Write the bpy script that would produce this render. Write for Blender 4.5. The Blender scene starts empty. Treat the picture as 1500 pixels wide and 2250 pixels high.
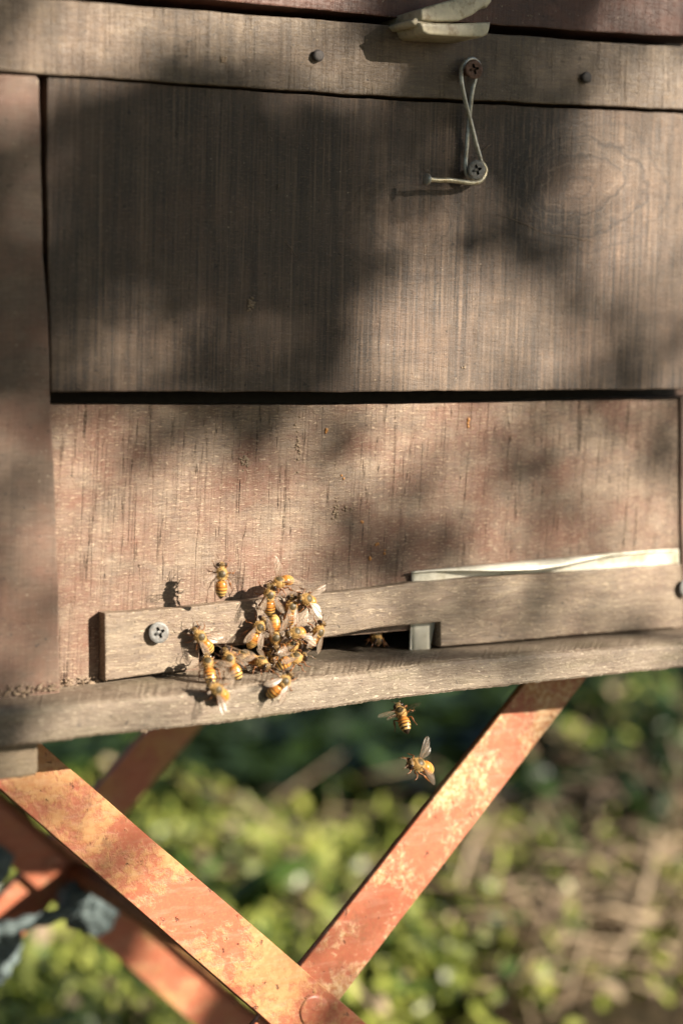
import bpy, bmesh, math, random
from mathutils import Vector, Matrix, noise as mnoise
from mathutils.geometry import tessellate_polygon
R = math.radians
random.seed(7)
C = bpy.context.scene.collection
scene = bpy.context.scene

# ------------------------------------------------------------------ camera, sky, sun
FPX = 4400.0            # focal length in pixels of the 1500 x 2250 photograph
YAW, PITCH, DIST = R(30), math.atan((1125-750)/FPX), .77
FWD = Vector((math.sin(YAW)*math.cos(PITCH), math.cos(YAW)*math.cos(PITCH), -math.sin(PITCH)))
RGT = Vector((math.cos(YAW), -math.sin(YAW), 0))
UPV = RGT.cross(FWD)
CAM = -DIST*FWD
cd = bpy.data.cameras.new('camera'); cam = bpy.data.objects.new('camera', cd); C.objects.link(cam)
cam.location = CAM; cam.rotation_euler = (math.pi/2-PITCH, 0, -YAW)
cd.sensor_fit = 'VERTICAL'; cd.sensor_height = 36; cd.sensor_width = 24; cd.lens = FPX/2250*36
cd.clip_start = .02; cd.clip_end = 500
cd.dof.use_dof = True; cd.dof.aperture_fstop = 4.9
scene.camera = cam

SUN = Vector((.8, -1, .5)).normalized()
w = bpy.data.worlds.new('World'); scene.world = w; w.use_nodes = True
nt = w.node_tree; sky = nt.nodes.new('ShaderNodeTexSky'); sky.sky_type = 'NISHITA'; sky.sun_disc = False
sky.sun_elevation = math.asin(SUN.z); sky.sun_rotation = math.atan2(SUN.x, SUN.y)
sky.dust_density = .3
bg = nt.nodes['Background']; bg.inputs[1].default_value = .05
nt.links.new(sky.outputs[0], bg.inputs[0])
sl = bpy.data.lights.new('sun', 'SUN'); sl.energy = 5; sl.angle = R(.53); sl.color = (1, .885, .73)
so = bpy.data.objects.new('sun', sl); C.objects.link(so); so.rotation_euler = (-SUN).to_track_quat('-Z', 'Y').to_euler()
so.location = SUN*5
scene.view_settings.view_transform = 'Standard'; scene.view_settings.look = 'None'
scene.view_settings.exposure = 1.42; scene.view_settings.gamma = 1
scene.cycles.max_bounces = 6; scene.cycles.transparent_max_bounces = 12

def P(px, py, y=0.0):
    """point of the real plane y seen along the given pixel of the photograph"""
    d = FWD + RGT*((px-750)/FPX) - UPV*((py-1125)/FPX)
    t = (y-CAM.y)/d.y
    return CAM + d*t
cd.dof.focus_distance = (P(640, 1300, -.006)-CAM).dot(FWD)
GZ = -.45

# ------------------------------------------------------------------ object helpers
def link(name, me, mats, parent=None):
    o = bpy.data.objects.new(name, me); C.objects.link(o)
    for m in (mats if isinstance(mats, (list, tuple)) else [mats]):
        me.materials.append(m)
    if parent: o.parent = parent
    return o
def tag(o, label=None, cat=None, group=None, kind=None):
    if label: o['label'] = label
    if cat: o['category'] = cat
    if group: o['group'] = group
    if kind: o['kind'] = kind
    return o
def empty(name, loc, label, cat, group=None):
    o = bpy.data.objects.new(name, None); C.objects.link(o); o.location = loc
    o.empty_display_size = .01
    return tag(o, label, cat, group)
def mesh(name, verts, faces, mats, parent=None, smooth=False, off=None, mi=None):
    me = bpy.data.meshes.new(name)
    if off is not None: verts = [Vector(v)-off for v in verts]
    me.from_pydata([tuple(v) for v in verts], [], faces)
    bm = bmesh.new(); bm.from_mesh(me); bmesh.ops.recalc_face_normals(bm, faces=bm.faces)
    bm.to_mesh(me); bm.free()
    if smooth: me.shade_smooth()
    o = link(name, me, mats, parent)
    if mi:
        for p, i in zip(me.polygons, mi): p.material_index = i
    return o
class MB:
    def __init__(s): s.v = []; s.f = []; s.m = []
    def add(s, v, f, m=0):
        n = len(s.v); s.v += [Vector(a) for a in v]; s.f += [tuple(i+n for i in a) for a in f]; s.m += [m]*len(f)
    def tube(s, pts, rad, n=6, m=0, cap=True):
        pts = [Vector(p) for p in pts]
        rr = rad if isinstance(rad, (list, tuple)) else [rad]*len(pts)
        v = []; f = []; u = None
        for i, p in enumerate(pts):
            t = (pts[min(i+1, len(pts)-1)]-pts[max(i-1, 0)]).normalized()
            if u is None:
                u = t.cross(Vector((0, 0, 1)))
                if u.length < .1: u = t.cross(Vector((1, 0, 0)))
            u = (u-t*u.dot(t)).normalized(); w_ = t.cross(u)
            for k in range(n):
                a = 2*math.pi*k/n; v.append(p+(u*math.cos(a)+w_*math.sin(a))*rr[i])
        for i in range(len(pts)-1):
            for k in range(n):
                a = i*n+k; b = i*n+(k+1) % n; f.append((a, b, b+n, a+n))
        if cap: f.append(tuple(range(n))); f.append(tuple(range((len(pts)-1)*n, len(pts)*n)))
        s.add(v, f, m)
    def ell(s, c, r, nu=14, nv=9, m=0, rot=None):
        v = []; f = []; c = Vector(c)
        for j in range(nv+1):
            th = math.pi*j/nv
            for i in range(nu):
                a = 2*math.pi*i/nu
                q = Vector((math.sin(th)*math.cos(a)*r[0], math.cos(th)*r[1], math.sin(th)*math.sin(a)*r[2]))
                if rot: q = rot @ q
                v.append(c+q)
        for j in range(nv):
            for i in range(nu):
                f.append((j*nu+i, j*nu+(i+1) % nu, (j+1)*nu+(i+1) % nu, (j+1)*nu+i))
        s.add(v, f, m)
    def build(s, name, mats, parent=None, smooth=True, off=None):
        return mesh(name, s.v, s.f, mats, parent, smooth, off, s.m)

# ------------------------------------------------------------------ node helpers
class NT:
    def __init__(s, name):
        s.mat = bpy.data.materials.new(name); s.mat.use_nodes = True
        s.t = s.mat.node_tree; s.b = s.t.nodes['Principled BSDF']
    def n(s, typ, **kw):
        nd = s.t.nodes.new(typ)
        for k, v in kw.items(): setattr(nd, k, v)
        return nd
    def L(s, a, b): s.t.links.new(a, b)
    def put(s, sock, v):
        if isinstance(v, bpy.types.NodeSocket): s.L(v, sock)
        else: sock.default_value = v
    def coord(s, scale=1000, rot=(0, 0, 0), loc=(0, 0, 0)):
        tc = s.n('ShaderNodeTexCoord'); mp = s.n('ShaderNodeMapping')
        mp.inputs['Scale'].default_value = (scale,)*3 if not isinstance(scale, tuple) else scale
        mp.inputs['Rotation'].default_value = rot; mp.inputs['Location'].default_value = loc
        s.L(tc.outputs['Object'], mp.inputs[0]); return mp.outputs[0]
    def scaled(s, v, sc, loc=(0, 0, 0), rot=(0, 0, 0)):
        mp = s.n('ShaderNodeMapping'); mp.inputs['Scale'].default_value = sc; mp.inputs['Location'].default_value = loc
        mp.inputs['Rotation'].default_value = rot
        s.L(v, mp.inputs[0]); return mp.outputs[0]
    def noise(s, v, sc=1, detail=3, rough=.55, dist=0):
        nd = s.n('ShaderNodeTexNoise'); s.L(v, nd.inputs['Vector'])
        nd.inputs['Scale'].default_value = sc; nd.inputs['Detail'].default_value = detail
        nd.inputs['Roughness'].default_value = rough; nd.inputs['Distortion'].default_value = dist
        return nd.outputs['Fac']
    def rng(s, v, a, b, c=0, d=1):
        nd = s.n('ShaderNodeMapRange'); s.put(nd.inputs[0], v)
        for i, x in enumerate((a, b, c, d)): nd.inputs[i+1].default_value = x
        return nd.outputs[0]
    def m(s, op, a, b=0., c=0.):
        nd = s.n('ShaderNodeMath', operation=op); s.put(nd.inputs[0], a); s.put(nd.inputs[1], b); s.put(nd.inputs[2], c)
        return nd.outputs[0]
    def mix(s, f, a, b, mode='MIX'):
        nd = s.n('ShaderNodeMix', data_type='RGBA', blend_type=mode)
        s.put(nd.inputs[0], f)
        s.put(nd.inputs[6], a if isinstance(a, bpy.types.NodeSocket) else (*a, 1))
        s.put(nd.inputs[7], b if isinstance(b, bpy.types.NodeSocket) else (*b, 1))
        return nd.outputs[2]
    def bump(s, h, dist, strength=1):
        nd = s.n('ShaderNodeBump'); s.put(nd.inputs['Height'], h)
        nd.inputs['Distance'].default_value = dist; nd.inputs['Strength'].default_value = strength
        s.L(nd.outputs[0], s.b.inputs['Normal'])
    def out(s, col, rough=.7, spec=.3, metal=0):
        s.put(s.b.inputs['Base Color'], col if isinstance(col, bpy.types.NodeSocket) else (*col, 1))
        s.put(s.b.inputs['Roughness'], rough); s.b.inputs['Specular IOR Level'].default_value = spec
        s.b.inputs['Metallic'].default_value = metal
        return s.mat

def wood(name, light, dark, red=(.2, .075, .045), redamt=.3, crack=.6, streak=.4, fleck=.3, bump=.00028,
         knots=(), tilt=.05, seed=0, rough=.52, end=False, soft=1.0, moss=0, fib=1., shade_stain=None, sw=.33):
    """weathered sawn board: horizontal fibre, vertical saw lines and rain streaks"""
    t = NT(name)
    p = t.coord(1000, loc=(seed*37., seed*11., seed*23.))
    q = t.scaled(p, (1, 1, 1), rot=(0, -tilt, 0))
    wob = t.noise(t.scaled(p, (.02, .02, .05)), 1, 2)
    pw = t.n('ShaderNodeVectorMath', operation='ADD')
    cb = t.n('ShaderNodeCombineXYZ'); t.put(cb.inputs[2], t.m('MULTIPLY', wob, 9.))
    t.L(p, pw.inputs[0]); t.L(cb.outputs[0], pw.inputs[1]); pg = pw.outputs[0]
    for (kx, kz, kr, amp) in knots:      # grain lines bow around each knot
        sv = t.n('ShaderNodeVectorMath', operation='SUBTRACT'); t.L(p, sv.inputs[0])
        sv.inputs[1].default_value = (kx*1000+seed*37., 0, kz*1000+seed*23.)
        sx = t.n('ShaderNodeSeparateXYZ'); t.L(sv.outputs[0], sx.inputs[0])
        r2 = t.m('ADD', t.m('MULTIPLY', sx.outputs[0], sx.outputs[0]), t.m('MULTIPLY', sx.outputs[2], sx.outputs[2]))
        fall = t.m('DIVIDE', amp*kr*kr, t.m('ADD', r2, kr*kr*.35))
        c2 = t.n('ShaderNodeCombineXYZ'); t.put(c2.inputs[2], t.m('MULTIPLY', t.m('MULTIPLY', sx.outputs[2], fall), -.045))
        a2 = t.n('ShaderNodeVectorMath', operation='ADD'); t.L(pg, a2.inputs[0]); t.L(c2.outputs[0], a2.inputs[1]); pg = a2.outputs[0]
    f1 = t.noise(t.scaled(pg, (.10, 1., 1.1)), 1, 5, .65)
    f2 = t.noise(t.scaled(pg, (.55, 3., 3.2)), 1, 3, .7)
    growth = t.noise(t.scaled(pg, (.012, .1, .16)), 1, 2, .5)
    saw = t.noise(t.scaled(q, (1.0, .4, .035)), 1, 4, .65)
    sawp = t.noise(t.scaled(q, (.05, .05, .05)), 1, 2)
    hair = t.noise(t.scaled(q, (.42, .1, .011), loc=(5, 0, 0)), 1, 2, .5)
    ck = t.rng(t.m('ABSOLUTE', t.m('SUBTRACT', hair, .5)), .0, .011, 1, 0)      # hairline checks
    ckm = t.rng(t.noise(t.scaled(q, (.25, .1, .03), loc=(40, 3, 9)), 1, 2), .40, .50, 0, 1)
    ck = t.m('MULTIPLY', ck, ckm)
    brk = t.rng(t.noise(t.scaled(p, (.3, .3, 1.2)), 1, 2), .38, .6, .25, 1)
    ck = t.m('MULTIPLY', t.m('MULTIPLY', ck, brk), crack)
    st = t.rng(t.noise(t.scaled(q, (sw, .1, .016), loc=(9, 4, 2)), 1, 4, .7), .44, .60, 0, 1)
    stp = t.rng(t.noise(t.scaled(p, (.018, .02, .03), loc=(3, 8, 1)), 1, 3), .34, .56, 0, 1)
    stf = t.rng(f2, .35, .62, .35, 1)
    stn = t.m('MULTIPLY', t.m('MULTIPLY', t.m('MULTIPLY', st, stp), stf), streak)
    base = t.mix(t.m('ADD', t.m('MULTIPLY', t.rng(f1, .3, .7), fib), .5-.5*fib), dark, light)
    mot = t.noise(t.scaled(p, (.10, .15, .14), loc=(31, 5, 77)), 1, 5, .7)
    base = t.mix(t.m('MULTIPLY', t.rng(mot, .48, .66), .45), base, tuple(c*.62 for c in dark))
    base = t.mix(t.m('MULTIPLY', t.rng(mot, .47, .34), .35), base, tuple(min(1, c*1.18) for c in light))
    if shade_stain:  # dark stain that also paints the tree's shade into the upper left colour
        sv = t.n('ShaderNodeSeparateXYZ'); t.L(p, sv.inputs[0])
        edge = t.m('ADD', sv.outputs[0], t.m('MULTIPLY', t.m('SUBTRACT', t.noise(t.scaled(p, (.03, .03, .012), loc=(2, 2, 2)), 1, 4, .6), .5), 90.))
        sm = t.rng(edge, shade_stain[0]*1000+seed*37.+14, shade_stain[0]*1000+seed*37.-14)
        low = t.rng(t.m('ADD', sv.outputs[2], t.m('MULTIPLY', t.m('SUBTRACT', mot, .5), 40.)), shade_stain[1]*1000+seed*23.-10, shade_stain[1]*1000+seed*23.+22)
        base = t.mix(t.m('MULTIPLY', t.m('MULTIPLY', sm, low), shade_stain[2]), base, (.045, .034, .028))
    base = t.mix(t.m('MULTIPLY', t.rng(growth, .42, .62), .35), base, dark)
    redm = t.m('MULTIPLY', t.rng(t.noise(t.scaled(p, (.03, .03, .045), loc=(1, 2, 3)), 1, 4, .7), .42, .65), redamt)
    base = t.mix(redm, base, red)
    base = t.mix(t.m('MULTIPLY', t.rng(saw, .48, .64), .26*soft), base, tuple(c*.35 for c in dark))
    if sw > .5:      # broad vertical saw marks with dirt held in them
        vs_ = t.noise(t.scaled(q, (.30, .1, .006), loc=(4, 14, 2)), 1, 5, .75)
        base = t.mix(t.m('MULTIPLY', t.rng(vs_, .47, .60), .55), base, (.040, .030, .024))
        vl_ = t.noise(t.scaled(q, (.9, .1, .012), loc=(24, 14, 2)), 1, 3, .7)
        base = t.mix(t.m('MULTIPLY', t.rng(vl_, .52, .66), .35), base, tuple(min(1, c*1.35) for c in light))
        kst = t.m('MULTIPLY', t.rng(t.noise(t.scaled(q, (.9, .1, .05), loc=(2, 1, 6)), 1, 5, .75), .42, .54), 1.)
        kv = t.n('ShaderNodeVectorMath', operation='SUBTRACT'); t.L(p, kv.inputs[0]); kv.inputs[1].default_value = (KS.x*1000+seed*37., 0, KS.z*1000+seed*23.)
        kl = t.n('ShaderNodeVectorMath', operation='LENGTH'); t.L(t.scaled(kv.outputs[0], (1, 0, .62)), kl.inputs[0])
        base = t.mix(t.m('MULTIPLY', kst, t.rng(t.m('ADD', kl.outputs['Value'], t.m('MULTIPLY', mot, 14.)), 40, 20, 0, .95)), base, (.018, .013, .011))
    base = t.mix(stn, base, (.022, .017, .015))
    fl = t.rng(t.noise(t.scaled(p, (.35, 1, 1.3), loc=(7, 7, 7)), 1, 5, .7), .53, .64)
    base = t.mix(t.m('MULTIPLY', fl, fleck), base, tuple(min(1, c*1.9+.05) for c in light))
    sp = t.rng(t.noise(t.scaled(p, (.9, .9, .9), loc=(70, 7, 7)), 1, 1, .5), .74, .78)
    base = t.mix(t.m('MULTIPLY', sp, .6), base, (.5, .42, .3))
    hole = t.rng(t.noise(t.scaled(p, (.5, .5, .7), loc=(170, 7, 7)), 1, 1, .5), .735, .76)
    base = t.mix(t.m('MULTIPLY', hole, .8), base, (.02, .014, .01))
    base = t.mix(t.m('MULTIPLY', ck, .9), base, (.012, .008, .006))
    for (kx, kz, kr, amp) in knots:
        sv = t.n('ShaderNodeVectorMath', operation='SUBTRACT'); t.L(p, sv.inputs[0])
        sv.inputs[1].default_value = (kx*1000+seed*37., 0, kz*1000+seed*23.)
        kp = t.scaled(sv.outputs[0], (.62, .0, 1.0))
        ln = t.n('ShaderNodeVectorMath', operation='LENGTH'); t.L(kp, ln.inputs[0])
        d = t.m('ADD', ln.outputs['Value'], t.m('MULTIPLY', t.m('SUBTRACT', t.noise(t.scaled(p, (.045, .045, .06)), 1, 2), .5), 16.))
        core = t.rng(d, kr*.6, kr*.25)
        base = t.mix(t.m('MULTIPLY', core, .22*amp), base, (.26, .15, .095))
        ring = t.m('SINE', t.m('ADD', t.m('MULTIPLY', d, 1.7), t.m('MULTIPLY', mot, 9.)))
        rm = t.m('MULTIPLY', t.rng(ring, .82, 1.), t.rng(d, kr*1.25, kr*.6))
        base = t.mix(t.m('MULTIPLY', rm, .22*amp), base, (.36, .27, .2))
        rd = t.m('MULTIPLY', t.rng(t.m('SINE', t.m('ADD', t.m('MULTIPLY', d, .9), t.m('MULTIPLY', mot, 6.))), .72, 1.), t.rng(d, kr*1.7, kr*.9))
        base = t.mix(t.m('MULTIPLY', rd, .6*amp), base, (.03, .02, .016))
    if moss:
        mm = t.rng(t.noise(t.scaled(p, (.03, .05, .2), loc=(4, 0, 2)), 1, 3), .5, .7)
        base = t.mix(t.m('MULTIPLY', mm, moss), base, (.13, .12, .05))
    hs = t.m('ADD', t.m('MULTIPLY', f1, .9), t.m('MULTIPLY', f2, .55))
    hs = t.m('SUBTRACT', hs, t.m('MULTIPLY', ck, 1.6))
    hs = t.m('SUBTRACT', hs, t.m('MULTIPLY', t.rng(saw, .48, .64), .35*soft))
    hs = t.m('ADD', hs, t.m('MULTIPLY', fl, .35))
    hs = t.m('ADD', hs, t.m('MULTIPLY', t.noise(t.scaled(p, (.05, .05, .09)), 1, 2), 2.0))
    t.bump(hs, bump)
    return t.out(base, rough, .5)

def simple(name, col, rough=.5, metal=0, spec=.5, var=.25, scale=400, bump=0, dirt=None):
    t = NT(name); p = t.coord(scale)
    nz = t.noise(p, 1, 4, .6)
    c = t.mix(t.rng(nz, .35, .65), tuple(x*(1-var) for x in col), tuple(min(1, x*(1+var)) for x in col))
    if dirt: c = t.mix(t.rng(t.noise(t.scaled(p, (1, 1, 1), loc=(9, 9, 9)), .7, 5, .7), .5, .68), c, dirt)
    if bump: t.bump(nz, bump)
    return t.out(c, rough, spec, metal)

OR0 = Vector((0.05, .15, GZ+.36))
KS = P(1190, 390, -.010)-OR0; KN1 = P(1275, 412, -.010)-OR0; KN2 = P(905, 500, -.010)-OR0
M = {}
M['panel'] = wood('weathered_panel_wood', (.225, .155, .105), (.085, .058, .042), redamt=.12, crack=.35, streak=1., fleck=.16,
                  knots=((KN1.x, KN1.z, 22., 1.), (KN2.x, KN2.z, 20., .5)), tilt=.03, seed=1, fib=.45, shade_stain=(P(830, 500, -.01).x-OR0.x, P(500, 700, -.01).z-OR0.z, .5), sw=.75, bump=.00020, rough=.6)
M['lower'] = wood('weathered_reddish_wood', (.35, .262, .188), (.125, .080, .056), redamt=.9, red=(.19, .088, .055), crack=1., streak=.15, fleck=.6, tilt=.055, seed=2, bump=.00040, soft=.55, fib=.8)
M['rail'] = wood('weathered_rail_wood', (.23, .17, .115), (.10, .07, .048), redamt=.1, crack=.5, streak=.5, fleck=.2, seed=3, bump=.0002, tilt=.02)
M['stile'] = wood('smooth_stile_wood', (.20, .135, .092), (.11, .070, .048), redamt=.5, crack=.2, streak=.2, fleck=.1, seed=4, bump=.00012, soft=.6)
M['bar'] = wood('grey_bar_wood', (.33, .26, .185), (.14, .10, .072), redamt=.15, crack=.06, streak=.05, fleck=.6, seed=5, bump=.00038, soft=.15)
M['landing'] = wood('grey_landing_wood', (.34, .28, .21), (.15, .11, .08), redamt=.08, crack=.05, streak=.05, fleck=.7, seed=6, bump=.00045, soft=.1, moss=.3)
M['roof'] = wood('dark_red_roof_wood', (.13, .055, .035), (.06, .024, .018), redamt=.6, crack=.2, streak=.3, fleck=.08, seed=8, bump=.00018)
M['block'] = wood('block_end_wood', (.31, .245, .165), (.19, .14, .09), redamt=.05, crack=0, streak=0, fleck=.4, seed=9, bump=.0003, soft=0)

# ------------------------------------------------------------------ the beehive
ORG = Vector((0.05, .15, GZ+.36))
hive = empty('beehive', ORG, 'weathered brown wooden beehive with a bee entrance slot, standing on rusty metal legs', 'beehive')
def resample(poly, step):
    out = []
    for i, a in enumerate(poly):
        b = poly[(i+1) % len(poly)]; n = max(1, int((b-a).length/step))
        for k in range(n): out.append(a.lerp(b, k/n))
    return out
def board(name, pxs, y, th, mat, jit=.00015, step=.0025, bev=.0006, y2=None):
    pts = resample([P(a, b, y) for a, b in pxs], step)
    q = []
    for v in pts:
        n = mnoise.noise_vector(v*420)*jit + mnoise.noise_vector(v*70)*jit*2.2
        q.append(Vector((v.x+n.x, y, v.z+n.z)))
    bm = bmesh.new()
    f0 = [bm.verts.new(v-ORG) for v in q]
    f1 = [bm.verts.new(v-ORG+Vector((0, th, 0))) for v in q]
    n = len(q); A = bm.faces.new(f0); bm.faces.new(f1[::-1])
    for i in range(n): bm.faces.new((f0[i], f1[i], f1[(i+1) % n], f0[(i+1) % n]))
    bmesh.ops.recalc_face_normals(bm, faces=bm.faces)
    if bev:
        es = [e for e in bm.edges if e in A.edges[:]] if False else list(A.edges)
        bmesh.ops.bevel(bm, geom=es, offset=bev, segments=2, profile=.6, affect='EDGES')
    bm.normal_update()
    me = bpy.data.meshes.new(name); bm.to_mesh(me); bm.free()
    return link(name, me, mat, hive)

YP, YB, YL = -.010, -.005, 0.0
board('roof_board', [(-90, -140), (1600, -140), (1600, 85), (1340, 72), (880, 40), (500, 2), (-90, -42)], -.012, .022, M['roof'])
board('top_rail', [(-90, -20), (190, 4), (750, 47), (1076, 73), (1340, 94), (1600, 108), (1600, 246), (1500, 241), (750, 206), (105, 163), (-90, 149)], -.012, .018, M['rail'])
board('side_stile', [(-90, 158), (80, 167), (86, 176), (90, 300), (96, 560), (107, 700), (111, 862), (115, 950), (126, 1200), (131, 1370), (133, 1545), (-90, 1565)], YP-.001, .019, M['stile'])
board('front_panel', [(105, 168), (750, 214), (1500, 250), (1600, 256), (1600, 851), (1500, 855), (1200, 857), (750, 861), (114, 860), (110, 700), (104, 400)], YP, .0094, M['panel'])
board('lower_board', [(60, 888), (114, 887), (400, 889), (750, 889), (1100, 884), (1300, 878), (1489, 874), (1493, 1290), (1495, 1440), (1000, 1490), (965, 1470), (962, 1380), (440, 1425), (436, 1520), (60, 1545)], YL, .018, M['lower'], jit=.0001)
board('right_stile', [(1494, 873), (1640, 868), (1640, 1440), (1499, 1440), (1496, 1200)], -.0012, .018, M['stile'])
# entrance bar with its notch
board('entrance_bar', [(230, 1348), (420, 1333), (560, 1318), (700, 1304), (820, 1293), (900, 1281), (1060, 1268), (1250, 1257), (1400, 1246), (1496, 1239),
                       (1498, 1300), (1500, 1378), (1300, 1392), (1100, 1410), (968, 1421), (967, 1367), (820, 1380), (722, 1400), (600, 1407), (486, 1415), (440, 1419), (437, 1468), (330, 1482), (232, 1495)], YB-.0005, .0053, M['bar'], jit=.0001)
# the far end of the bar, landing board, floor: lofted along its length
def interp(tab, x):
    for (a, b), (c, d) in zip(tab, tab[1:]):
        if x <= c: return b+(d-b)*(x-a)/(c-a)
    return tab[-1][1]
FT = [(-120, 1568), (0, 1558), (250, 1538), (500, 1511), (780, 1478), (1000, 1450), (1250, 1430), (1620, 1405)]
FB = [(-120, 1657), (0, 1643), (200, 1617), (500, 1586), (880, 1531), (1250, 1490), (1500, 1465), (1620, 1452)]
JT = [(-120, 1540), (0, 1530), (230, 1500), (500, 1467), (780, 1440), (960, 1426), (1250, 1402), (1620, 1370)]
v = []; f = []; N = 700
for i in range(N+1):
    px = -120+1740*i/N
    a = P(px, interp(FB, px), -.033); b = P(px, interp(FT, px), -.033); j = P(px, interp(JT, px), -.003)
    c = P(px, interp(JT, px), 0)
    nb = mnoise.noise(a*90)*.00035+mnoise.noise(a*900)*.00035; ntp = mnoise.noise(b*80+Vector((9, 9, 9)))*.0004+mnoise.noise(b*700)*.00025
    a = a+Vector((0, 0, nb)); b = b+Vector((0, 0, ntp))
    mid = b.lerp(j, .5)
    rows = [a+Vector((0, .0004, -.0003)), a+Vector((0, -.0002, .0006)), a.lerp(b, .5)+Vector((0, mnoise.noise(a*60)*.0006, 0)), b+Vector((0, -.0001, -.0022)), b+Vector((0, .0006, -.0008)), b+Vector((0, .0022, 0)), mid+Vector((0, 0, mnoise.noise(mid*90)*.0005)),
            j, j+Vector((0, .33, .0)), j+Vector((0, .33, -.014)), Vector((j.x, j.y+.33, a.z-.0003))]
    rows = [Vector(r) for r in rows]
    for r in rows: r.x = a.x + (r.x-a.x)*1.0
    v += rows
K = 11
for i in range(N):
    for k in range(K):
        a = i*K+k; b = i*K+(k+1) % K; f.append((a, b, b+K, a+K))
f.append(tuple(range(K))); f.append(tuple(range(N*K, N*K+K)))
mesh('landing_board', v, f, M['landing'], hive, False, ORG)
# shallow runner block under the floor on the left
board('support_block', [(-110, 1652), (86, 1630), (86, 1690), (80, 1703), (60, 1708), (-110, 1728)], -.026, .30, M['block'], bev=.0012)
# hive body behind the boards and the open chamber behind the slot
def boxmesh(mb, a, b):
    x0, y0, z0 = a; x1, y1, z1 = b
    mb.add([(x0, y0, z0), (x1, y0, z0), (x1, y1, z0), (x0, y1, z0), (x0, y0, z1), (x1, y0, z1), (x1, y1, z1), (x0, y1, z1)],
           [(0, 1, 2, 3), (4, 5, 6, 7), (0, 1, 5, 4), (1, 2, 6, 5), (2, 3, 7, 6), (3, 0, 4, 7)])
zf = P(750, 1560, .03).z
xl, xr = P(-85, 800, 0).x, P(1620, 800, 0).x
mb = MB(); boxmesh(mb, (xl, .0195, zf+.012), (xl+.018, .33, .235)); boxmesh(mb, (xr-.018, .0195, zf+.012), (xr, .33, .235)); boxmesh(mb, (xl+.0185, .312, zf+.012), (xr-.0185, .33, .235))
mb.build('hive_body', M['stile'], hive, False, ORG)
mb = MB(); boxmesh(mb, (xl+.0185, .0195, P(750, 1330, 0).z), (xr-.0185, .026, .233)); mb.build('inner_frame', simple('painted_gap_shade', (.02, .016, .013), .85), hive, False, ORG)  # near-black backing: the shade of the gaps is put into its colour
mb = MB(); boxmesh(mb, (xl-.01, .0105, .2355), (xr+.01, .345, .25)); mb.build('roof_lid', M['roof'], hive, False, ORG)

# hardware ---------------------------------------------------------
steel = simple('dull_screw_steel', (.15, .15, .145), .55, .25, .5, .3, 900, .00008, (.12, .09, .07))
rusty = simple('rusty_screw_steel', (.17, .10, .075), .6, .5, .4, .35, 900, .0001, (.10, .05, .035))
zinc = simple('zinc_wire', (.50, .49, .45), .35, .5, .5, .2, 500, .00005, (.28, .22, .14))
brassy = simple('yellowed_nail_wire', (.50, .45, .32), .38, .5, .5, .2, 500, .00005, (.30, .22, .12))
darkm = simple('dark_nail_iron', (.09, .08, .078), .65, .3, .5, .3, 1500, .0001)
black = simple('dark_recess', (.02, .017, .014), .8)  # near-black for the walls and floor of the cross recess
def screw(px, py, y, r, hgt, mat, ang, normal=(0, -1, 0)):
    """pan screw head with an open cross recess"""
    bm = bmesh.new(); n = 36
    def ring(rr, z): return [bm.verts.new((rr*math.cos(2*math.pi*k/n), rr*math.sin(2*math.pi*k/n), z)) for k in range(n)]
    base = ring(r*.55, -hgt); low = ring(r*.62, -hgt*.45); rim = ring(r*.98, -hgt*.18); top = ring(r, -hgt*.06); edge = ring(r*.93, 0); inn = ring(r*.8, hgt*.05)
    rs = [base, low, rim, top, edge, inn]
    for a, b in zip(rs, rs[1:]):
        for k in range(n): bm.faces.new((a[k], a[(k+1) % n], b[(k+1) % n], b[k]))
    w_, l_ = r*.13, r*.56
    out = []
    for q in range(4):
        a = ang+q*math.pi/2; ca, sa = math.cos(a), math.sin(a)
        for x, yy in ((w_*1.5, -w_*1.25), (l_*.92, -w_*.95), (l_, 0), (l_*.92, w_*.95), (w_*1.5, w_*1.25)):
            out.append((x*ca-yy*sa, x*sa+yy*ca))
    cr = [bm.verts.new((x, y_, hgt*.05)) for x, y_ in out]
    ce = [bm.edges.new((cr[i], cr[(i+1) % len(cr)])) for i in range(len(cr))]
    ie = [bm.edges.get((inn[k], inn[(k+1) % n])) for k in range(n)]
    bmesh.ops.triangle_fill(bm, use_beauty=True, edges=ce+ie)
    # remove the faces that closed the cross itself
    cs = set(cr)
    for fc in [f_ for f_ in bm.faces if all(v_ in cs for v_ in f_.verts)]:
        c = fc.calc_center_median()
        ins = False
        for (x0, y0), (x1, y1) in zip(out, out[1:]+out[:1]):
            if (y0 > c.y) != (y1 > c.y) and c.x < (x1-x0)*(c.y-y0)/(y1-y0)+x0: ins = not ins
        if ins: bm.faces.remove(fc)
    fl = [bm.verts.new((v_.co.x*.8, v_.co.y*.8, -hgt*.55)) for v_ in cr]; m_ = len(cr)
    nb = []
    for i in range(m_): nb.append(bm.faces.new((cr[i], cr[(i+1) % m_], fl[(i+1) % m_], fl[i])))
    nb.append(bm.faces.new(fl))
    for x in nb: x.material_index = 1
    bmesh.ops.recalc_face_normals(bm, faces=bm.faces)
    me = bpy.data.meshes.new('screw'); 
    nrm = Vector(normal).normalized()
    rot = nrm.to_track_quat('Z', 'X').to_matrix()
    for v_ in bm.verts: v_.co = rot @ v_.co
    bm.to_mesh(me); bm.free()
    o = link('screw', me, [mat, black], hive); o.location = P(px, py, y)-ORG
    mbs = MB(); d = -nrm
    mbs.tube([nrm*(-hgt*.4), nrm*(-hgt*.4)+d*.014], r*.42, 12); mbs.build('shank', mat, o)
    return o
screw(350, 1390, YB-.0026, .0039, .0022, steel, .35, (-.05, -1, .1))
screw(1041, 152, -.0185, .0037, .0022, rusty, .25, (-.1, -1, .05))
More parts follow.
